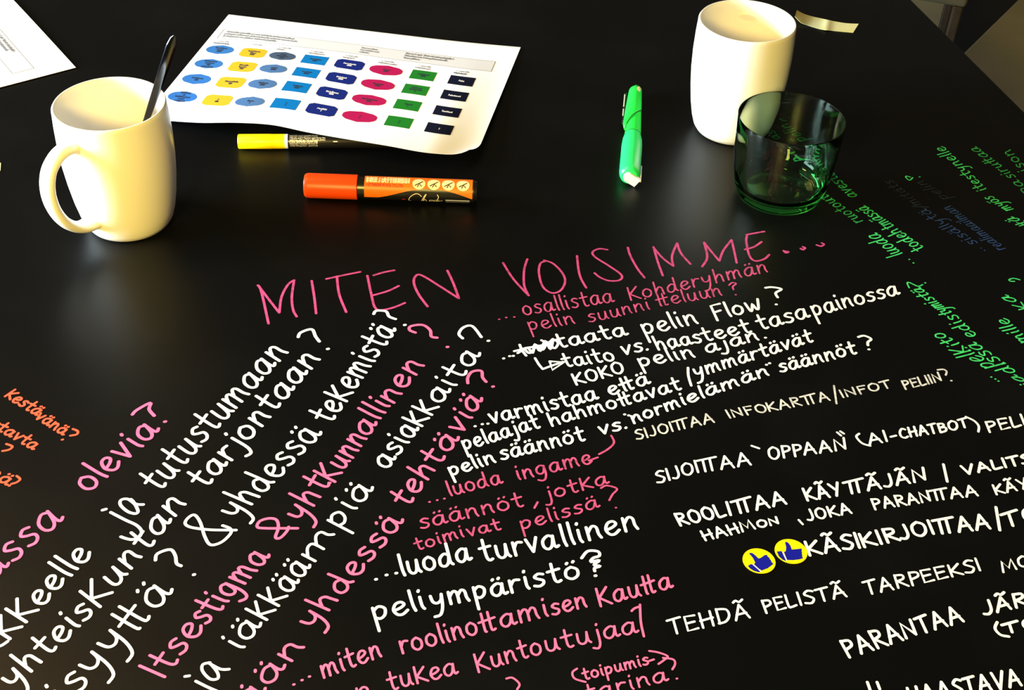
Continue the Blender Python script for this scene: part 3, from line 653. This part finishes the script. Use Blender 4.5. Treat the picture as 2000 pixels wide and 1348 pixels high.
# ------------------------------------------------------------------ tumbler
mg = bpy.data.materials.new('green_glass'); mg.use_nodes = True; nt = mg.node_tree; nt.nodes.clear()
g = nt.nodes.new('ShaderNodeBsdfGlass'); g.inputs['IOR'].default_value = 1.5; g.inputs['Roughness'].default_value = 0.0; g.inputs['Color'].default_value = (0.93, 1.0, 0.95, 1)
va = nt.nodes.new('ShaderNodeVolumeAbsorption'); va.inputs['Color'].default_value = (0.10, 0.85, 0.35, 1); va.inputs['Density'].default_value = 36
om = nt.nodes.new('ShaderNodeOutputMaterial'); nt.links.new(g.outputs[0], om.inputs['Surface']); nt.links.new(va.outputs[0], om.inputs['Volume'])
tumbler = empty('glass_tumbler', (0.2145, 0.9226, 0.0003)); tag(tumbler, 'empty green tinted glass tumbler standing before the right mug', 'glass')
out = [(0, 0.0016), (0.020, 0.0010), (0.027, 0.0), (0.0305, 0.0006), (0.0342, 0.0032), (0.0368, 0.0080), (0.0385, 0.0150), (0.0402, 0.028), (0.0415, 0.044), (0.0423, 0.060), (0.0427, 0.0722), (0.0425, 0.0735), (0.0419, 0.0735), (0.0416, 0.0724)]
inn = [(0.0410, 0.060), (0.0400, 0.044), (0.0382, 0.028), (0.0366, 0.018), (0.0338, 0.0115), (0.029, 0.0090), (0.020, 0.0082), (0, 0.0080)]
bm = bmesh.new(); lathe(bm, out+inn, 96)
mesh_obj('bowl', bm, mg, tumbler, smooth=True)

# ------------------------------------------------------------------ markers
def frame_along(a, b):
    """matrix taking local x along a->b, local z up"""
    x = (b-a).normalized(); z = Vector((0, 0, 1)); y = z.cross(x).normalized(); z = x.cross(y)
    return Matrix(((x.x, y.x, z.x, a.x), (x.y, y.y, z.y, a.y), (x.z, y.z, z.z, a.z), (0, 0, 0, 1)))
RX = Matrix.Rotation(PI/2, 4, 'Y')            # lathe axis z -> x
def cyl_map(rfun, tilt=0.0):
    # x along the barrel, y = arc length around it from the top, positive away from the viewer
    def f(x, y, lift):
        r = rfun(x)+lift; a = y/r+tilt
        return Vector((x, r*math.sin(a), r*math.cos(a)))
    return f
M_CAPO = mat('orange_plastic', (0.80, 0.065, 0.004), 0.38, spec=0.3); M_LABO = mat('orange_label', (0.85, 0.17, 0.008), 0.4, spec=0.3)
M_BLK = mat('black_plastic', (0.008, 0.008, 0.008), 0.3); M_CREAM = mat('cream_print', (0.80, 0.68, 0.42), 0.5); M_REDP = mat('red_print', (0.45, 0.02, 0.01), 0.5); M_SILV = mat('silver_print', (0.55, 0.54, 0.52), 0.45)
M_YCAP = mat('yellow_plastic', (0.98, 0.72, 0.0), 0.35); M_WPL = mat('white_plastic', (0.78, 0.84, 0.95), 0.4)

def barrel(bm, prof, seg=48):
    lathe(bm, [(r, x) for x, r in prof], seg, M=RX)
def disc_on(bm, f, cx, cy, rx, ry, mi, lift, seg=28, rings=4):
    c = bm.verts.new(f(cx, cy, lift)); prev = None
    for r in range(1, rings+1):
        ring = [bm.verts.new(f(cx+rx*r/rings*math.cos(2*PI*q/seg), cy+ry*r/rings*math.sin(2*PI*q/seg), lift)) for q in range(seg)]
        for q in range(seg):
            w = (q+1) % seg
            fc = bm.faces.new((c, ring[q], ring[w]) if prev is None else (prev[q], ring[q], ring[w], prev[w])); fc.material_index = mi
        prev = ring
# orange chalk marker
a = at(595.5, 362, 0.0102); b = at(930, 374, 0.0096)
L = (b-a).length
ORA = empty('chalk_marker', tuple(a)); ORA.matrix_world = frame_along(a, b)
tag(ORA, 'thick orange-capped chalk marker lying in the open below the printed sheet', 'marker', 'paint markers on the table')
k = L/334.0                                     # metres per photo pixel along the marker
x = lambda px: (px-595.5)*k
R1, R2 = 0.0101, 0.0093
bm = bmesh.new(); barrel(bm, [(0.0, 0), (0.0, R1*0.86), (0.0012, R1*0.96), (0.0035, R1), (x(698), R1), (x(699), R1*0.96), (x(699), 0)])
mesh_obj('cap', bm, M_CAPO, ORA, smooth=True)
bm = bmesh.new(); barrel(bm, [(x(698.5), 0), (x(698.5), R2*0.93), (x(712), R2*0.93), (x(712), R2), (x(925), R2*0.985), (x(925), R2*0.9), (x(931), R2*0.86), (x(932), R2*0.6), (x(932), 0)])
mesh_obj('barrel', bm, M_BLK, ORA, smooth=True)
ro = lambda xx: R2*(1.0-0.015*(xx-x(712))/(x(925)-x(712)))
fm = cyl_map(ro)
bm = bmesh.new()                               # orange wrap: lower border curves
N = 48
cols = []
for i in range(N+1):
    t = i/N; xx = x(713)+(x(922.5)-x(713))*t
    # lower border angle measured toward the viewer from the top
    lo = 1.95 if t < 0.12 else 1.95-1.02*math.sin(PI/2*min((t-0.12)/0.5, 1))**1.2 if t < 0.62 else 0.93+0.85*((t-0.62)/0.38)**1.8
    cols.append([bm.verts.new(fm(xx, (-lo+(lo+1.5)*j/16)*ro(xx), 0.0001)) for j in range(17)])
for i in range(N):
    for j in range(16): bm.faces.new((cols[i][j], cols[i+1][j], cols[i+1][j+1], cols[i][j+1]))
mesh_obj('label', bm, M_LABO, ORA, smooth=True)
bm = bmesh.new()
def arc(px, py):
    """place a mark from the photograph: px along the barrel, py as height within it (0 top .. 1 bottom of what is seen)"""
    el = 0.50                                   # the view comes from about 29 degrees above the table
    s = max(-0.99, min(0.99, 2*py-1)); ang = math.asin(s)       # angle around from the line facing the camera
    phi = (PI/2-el) + ang                        # from the top toward the viewer
    return x(px), -phi
def cmark(P, w, mi): ribbon(bm, [(q[0], q[1]*R2) for q in P], w, fm, mi, 0.0002)
# maker's block of letters and its line of text
for j, py in enumerate((0.06, 0.16)):
    W, st = layout('INKE MATTEHEIHN')
    x0, ph = arc(717, py+0.06)
    sc = (x(800)-x0)/W
    for q in st: ribbon(bm, [(x0+p[0]*sc, ph*R2+p[1]*0.0028) for p in q], 0.0012, fm, 0, 0.0002)
W, st = layout('MITSUBISHI PENCIL CO.,LTD.'); x0, ph = arc(717, 0.40); sc = (x(788)-x0)/W
for q in st: ribbon(bm, [(x0+p[0]*sc, ph*R2+p[1]*0.0022) for p in q], 0.00042, fm, 1, 0.0002)
for cxp in (818.5, 847.5, 875.5, 904):          # four round pictograms
    x0, ph = arc(cxp, 0.24)
    disc_on(bm, fm, x0, ph*R2+0.0004, 0.0052, 0.0050, 0, 0.0002)
    for q in ([(-0.003, -0.0015), (0.0005, 0.0005), (0.003, 0.0022)], [(-0.001, -0.0025), (0.0004, 0.0), (0.002, -0.002)]):
        ribbon(bm, [(x0+u_, ph*R2+v_) for u_, v_ in q], 0.0007, fm, 2, 0.0004)
for (pa, pb, ya) in ((872, 916, 0.91), (872, 916, 0.985)):
    x0, ph = arc(pa, ya); x1, _ = arc(pb, ya)
    ribbon(bm, [(x0+(x1-x0)*q/8, ph*R2) for q in range(9)], 0.0015, fm, 3, 0.0002)
x0, ph = arc(787, 0.93); ribbon(bm, [(x0, ph*R2), (x0+0.0018, ph*R2)], 0.0012, fm, 1, 0.0002)
# the script word Chalk
def script(P):
    q = []
    for px, py in catmull(P, 5):
        a_, b_ = arc(px, py); q.append((a_, b_*R2))
    ribbon(bm, q, 0.0006, fm, 0, 0.0002)
script([(824, 0.78), (819, 0.68), (812, 0.67), (803, 0.80), (799, 0.95), (803, 0.99)])
script([(824, 0.98), (830, 0.75), (833, 0.68), (827, 0.97), (831, 0.90), (834, 0.99)])
script([(846, 0.93), (840, 0.93), (840, 0.99), (846, 0.95), (848, 0.99)])
script([(855, 0.68), (857, 0.80), (853, 0.97), (858, 0.92)])
script([(852, 0.92), (848, 0.95), (853, 0.99), (862, 0.95), (864, 0.93)])
mesh_obj('label_print', bm, [M_CREAM, M_REDP, M_BLK, M_SILV], ORA, normals=False)
# yellow marker under the sheet
R = 0.0064
a = at(465.5, 276.5, R); b0 = at(690, 275.5, R); b = a+(b0-a).normalized()*0.141
YEL = empty('chalk_marker', tuple(a)); YEL.matrix_world = frame_along(a, b)
tag(YEL, 'yellow-capped black paint marker half hidden under the printed sheet', 'marker', 'paint markers on the table')
k2 = mm_per_px(a); yx = lambda px: (px-465.5)*k2
bm = bmesh.new(); barrel(bm, [(0, 0), (0, R*0.9), (0.0007, R*0.97), (yx(529), R), (yx(530), R*0.985), (yx(556), R*0.975), (yx(556), 0)])
mesh_obj('cap', bm, M_YCAP, YEL, smooth=True)
bm = bmesh.new(); barrel(bm, [(yx(556), 0), (yx(556), R*0.97), (yx(562), R*0.96), (yx(562), 0)]); mesh_obj('collar', bm, M_WPL, YEL, smooth=True)
R3 = R*0.94
bm = bmesh.new(); barrel(bm, [(yx(562), 0), (yx(562), R3), (0.138, R3), (0.1405, R3*0.8), (0.1405, 0)]); mesh_obj('barrel', bm, M_BLK, YEL, smooth=True)
fy = cyl_map(lambda xx: R3)
bm = bmesh.new()
for i, (s, h, w) in enumerate((('Schreib und Malstift Paint', .0011, .00016), ('1 Stroke and 2 Tension ages Pump the', .0011, .00022), ('valkoinen salt no 1 luo a stenciila piston', .0011, .00024), ('MAX BENNEMANN KG', .0015, .00042), ('Ostertals Maaleiset Strasse 27', .0010, .00018), ('41020 Bergstein  paint.de', .0010, .00018))):
    W, st = layout(s); width = (yx(620) if i < 3 else yx(620))-yx(566)
    if i in (1, 2): width *= 1.28
    sc = width/W; ph = -(PI/2-0.5)-0.62+0.25*0+i*0.0+0.0
    s_ = -0.72+i*0.27; ang = math.asin(max(-.98, min(.98, s_))); phi = (PI/2-0.5)+ang
    for q in st: ribbon(bm, [(yx(566)+p[0]*sc, -phi*R3+(p[1]-0.3)*h) for p in q], w, fy, 0, 0.00012)
ribbon(bm, [(yx(651), -(PI/2-0.5+0.05)*R3), (yx(658), -(PI/2-0.5+0.05)*R3)], 0.0008, fy, 0, 0.00012)
mesh_obj('label_print', bm, M_CREAM, YEL, normals=False)

# green highlighter
M_GRN = mat('green_plastic', (0.015, 0.72, 0.06), 0.35); M_GRN2 = mat('light_green_plastic', (0.02, 0.80, 0.16), 0.35); M_DKG = mat('dark_green_gap', (0.004, 0.10, 0.01), 0.5)
RG = 0.0088
a = at(1229.5, 345, RG); b = at(1243, 171, RG*0.8)
GRN = empty('highlighter', tuple(a)); GRN.matrix_world = frame_along(a, b)
tag(GRN, 'bright green highlighter pen with a white slanted end', 'highlighter')
LG = (b-a).length
bm = bmesh.new(); barrel(bm, [(0.0, 0), (0.0, RG*0.72), (0.0012, RG*0.88), (0.004, RG*0.97), (0.008, RG), (0.050, RG), (0.060, RG*0.94), (0.0665, RG*0.82), (0.0665, 0)])
mesh_obj('cap', bm, M_GRN2, GRN, smooth=True)
bm = bmesh.new(); barrel(bm, [(0.0662, 0), (0.0662, RG*0.76), (0.0685, RG*0.76), (0.0685, 0)]); mesh_obj('gap_ring', bm, M_DKG, GRN, smooth=True)
rg = lambda xx: 0.0071-0.0023*max(0, xx-0.07)/(LG-0.07)
bm = bmesh.new(); barrel(bm, [(0.0685, 0), (0.0685, rg(0.0685)), (0.09, rg(0.09)), (0.12, rg(0.12)), (LG-0.012, rg(LG-0.012)), (LG-0.005, 0.0044), (LG-0.0015, 0.0034), (LG, 0.0016), (LG, 0)])
mesh_obj('barrel', bm, M_GRN, GRN, smooth=True)
# long leaf-shaped clip along the left side of the barrel, its edge crossing the top diagonally
fs = cyl_map(rg)
bm = bmesh.new(); NX = 30; rows = []
x0, x1 = 0.0775, LG-0.008
for i in range(NX+1):
    t = i/NX; xx = x0+(x1-x0)*t
    hi_a = 1.75
    lo_a = -1.15+2.7*max(0, 0.44-t)/0.44
    out_ = 0.0018*(1-t)**0.7+0.0006
    rows.append([bm.verts.new(fs(xx, (lo_a+(hi_a-lo_a)*j/12)*rg(xx), 0.0005+out_*math.sin(PI/2*j/12)*min(1, t*14))) for j in range(13)])
for i in range(NX):
    for j in range(12): bm.faces.new((rows[i][j], rows[i+1][j], rows[i+1][j+1], rows[i][j+1]))
ob = mesh_obj('clip', bm, M_GRN, GRN, smooth=True); sm = ob.modifiers.new('thickness', 'SOLIDIFY'); sm.thickness = 0.0007; sm.offset = 0
bm = bmesh.new()
ribbon(bm, [(x0-0.0005+0.0315*q/16, (1.50-2.65*(q/16))*rg(0.09)) for q in range(17)], 0.0011, fs, 0, 0.0009)
mesh_obj('seam', bm, M_DKG, GRN, normals=False)
bm = bmesh.new()                               # pale oval emblem at the far end
disc_on(bm, fs, LG-0.0145, -0.45*0.005, 0.0050, 0.0018, 0, 0.0017)
mesh_obj('emblem', bm, M_CREAM, GRN, normals=False)
# white slanted tip wrapping from the end face onto the right side
bm = bmesh.new()
Rw = RG
def wedge(P, x_out):
    f0 = [bm.verts.new((0.0008, y, z)) for y, z in P]; f1 = [bm.verts.new((x_out, y, z)) for y, z in P]
    bm.faces.new(f0); bm.faces.new(f1)
    for i in range(len(P)): bm.faces.new((f0[i], f0[(i+1) % len(P)], f1[(i+1) % len(P)], f1[i]))
arcp = [(0.0008+0.0043*math.cos(math.radians(q)), -0.0002+0.0043*math.sin(math.radians(q))) for q in range(126, -55, -20)]
wedge(arcp+[(-0.0048, -0.0082), (-0.0096, -0.0012)], -0.0022)
box(bm, (0.0100, -0.0093, -0.0026), (0.0230, 0.0012, 0.0026), bevel=0.0004)
mesh_obj('white_end', bm, M_WPL, GRN)
bm = bmesh.new(); box(bm, (LG-0.040, 0.0094, -0.0010), (0.052, 0.0022, 0.0052), bevel=0.0008); mesh_obj('side_clip', bm, M_BLK, GRN)
bm = bmesh.new(); box(bm, (LG-0.030, 0.0101, 0.0018), (0.022, 0.0010, 0.0007)); box(bm, (LG-0.052, 0.0101, 0.0018), (0.012, 0.0010, 0.0006)); mesh_obj('side_clip_print', bm, M_SILV, GRN)

# ------------------------------------------------------------------ tape strips
M_TAPE = mat('yellow_paper_tape', (0.70, 0.62, 0.22), 0.6, noise=((0.74, 0.70, 0.34), 30.0, 0.4, 0.6))
def strip(top, bot, zf, name, label, group=None):
    n = 24; T_ = catmull(top, 6); B_ = catmull(bot, 6)
    def samp(P, t):
        i = min(int(t*(len(P)-1)), len(P)-2); k_ = t*(len(P)-1)-i
        return P[i][0]+(P[i+1][0]-P[i][0])*k_, P[i][1]+(P[i+1][1]-P[i][1])*k_
    c = at(*samp(T_, .5)); root = Vector((c.x, c.y, 0))
    bm = bmesh.new(); up = []; dn = []
    for i in range(n+1):
        t = i/n; a_, b_ = samp(T_, t), samp(B_, t); row = []; rw2 = []
        for j in range(5):
            q = j/4; p = at(a_[0]+(b_[0]-a_[0])*q, a_[1]+(b_[1]-a_[1])*q, zf(t, q)) - root
            row.append(bm.verts.new(p)); rw2.append(bm.verts.new(p-Vector((0, 0, 0.0002))))
        up.append(row); dn.append(rw2)
    for i in range(n):
        for j in range(4):
            bm.faces.new((up[i][j], up[i+1][j], up[i+1][j+1], up[i][j+1])); bm.faces.new((dn[i][j], dn[i][j+1], dn[i+1][j+1], dn[i+1][j]))
        bm.faces.new((up[i][0], dn[i][0], dn[i+1][0], up[i+1][0])); bm.faces.new((up[i][4], up[i+1][4], dn[i+1][4], dn[i][4]))
    for i in (0, n):
        for j in range(4): bm.faces.new((up[i][j], up[i][j+1], dn[i][j+1], dn[i][j]))
    o = mesh_obj(name, bm, M_TAPE, smooth=True); o.location = root
    return tag(o, label, 'tape', group)
e = lambda L_: [(1540+x_/12.5, y_/12.5) for x_, y_ in L_]
strip(e([(205, 245), (370, 335), (600, 405), (850, 460), (1100, 515), (1400, 565), (1715, 580)]), e([(155, 400), (300, 550), (500, 625), (800, 715), (1050, 745), (1300, 770), (1580, 795)]),
      lambda t, q: 0.0004+0.006*max(0, 0.35-t)**1.3*(1-0.3*q)/0.25+0.0012*max(0, 1-abs(t-0.58)/0.1), 'tape_strip', 'short curled strip of yellow tape beyond the right mug')
strip([(-40, 322), (-15, 319), (1.8, 318)], [(-40, 340), (-15, 338), (0.8, 333)], lambda t, q: 0.0004, 'tape_strip', 'tip of a pale scrap just showing at the left edge beside the handled mug')

# ------------------------------------------------------------------ chairs beyond the table
def chair(corner, e1, e2, size, zseat, mseat, mleg, name, label, group, legt=0.022, back=True, cushion=0.03):
    """corner = seat corner; e1, e2 = unit directions of the two seat edges"""
    root = empty(name, (corner.x, corner.y, FZ), math.atan2(e1.y, e1.x)); tag(root, label, 'chair', group)
    s = 1 if e1.cross(e2).z > 0 else -1
    H = zseat-FZ; a_, b_ = size
    bm = bmesh.new(); box(bm, (a_/2, s*b_/2, H-cushion/2), (a_, b_, cushion), bevel=0.006); mesh_obj('seat', bm, mseat, root, smooth=True)
    for i in (0, 1):
        for j in (0, 1):
            bm = bmesh.new(); hh = H-cushion
            tall = back and i == 1
            box(bm, (legt*.7+i*(a_-legt*1.4), s*(legt*.7+j*(b_-legt*1.4)), (hh if not tall else H+0.38)/2), (legt, legt, hh if not tall else H+0.38), bevel=0.003); mesh_obj('leg', bm, mleg, root)
    if back:
        bm = bmesh.new(); box(bm, (a_-0.03+legt*0.9, s*b_/2, H+0.27), (0.02, b_, 0.22), bevel=0.006); mesh_obj('backrest', bm, mseat, root)
    return root
M_BEIGE = mat('beige_upholstery', (0.24, 0.22, 0.15), 0.8, noise=((0.18, 0.18, 0.12), 4.0, 0.4, 0.6), bump=(400, 0.2))
M_GREY = mat('grey_upholstery', (0.14, 0.135, 0.10), 0.8); M_WOOD = mat('brown_wood', (0.06, 0.038, 0.02), 0.5, noise=((0.04, 0.025, 0.013), 25, 0.4, 0.6)); M_DARK = mat('plain_black', (0.004, 0.004, 0.004), 0.8)
zs = -0.27
p0, p1 = at(1883, 100, zs), at(1985, 0, zs); d1 = (p1-p0).normalized(); d2 = Vector((d1.y, -d1.x, 0))
far = p0+d1*0.36                                 # far corner of the seat, past the upper border
chair(far, d2, -d1, (0.44, 0.50), zs, M_BEIGE, M_WOOD, 'dining_chair', 'chair with a flat beige seat at the right corner of the table', 'chairs beyond the table')
zb = -0.42
q0, q1 = at(1856, 85, zb), at(1881, 0, zb); c1 = (q1-q0).normalized(); c2_ = Vector((c1.y, -c1.x, 0))
chair(q0-c1*0.10, c1, c2_, (0.42, 0.10), zb, M_DARK, M_BLACKMETAL, 'low_black_form', 'low narrow black form between the grey and the beige seats', 'chairs beyond the table', back=False, cushion=0.05)  # narrow plain black form filling the dark strip between the two chairs
r0, r1 = at(1886, 17, zs-0.03), at(1780, 0, zs-0.03); g1 = (r1-r0).normalized(); g2 = Vector((g1.y, -g1.x, 0))
if g2.y < 0: g2 = -g2
root = chair(r0, g2, g1, (0.42, 0.42), zs, M_GREY, M_WOOD, 'dining_chair', 'wooden-legged chair with a grey seat at the top border', 'chairs beyond the table', legt=0.016)
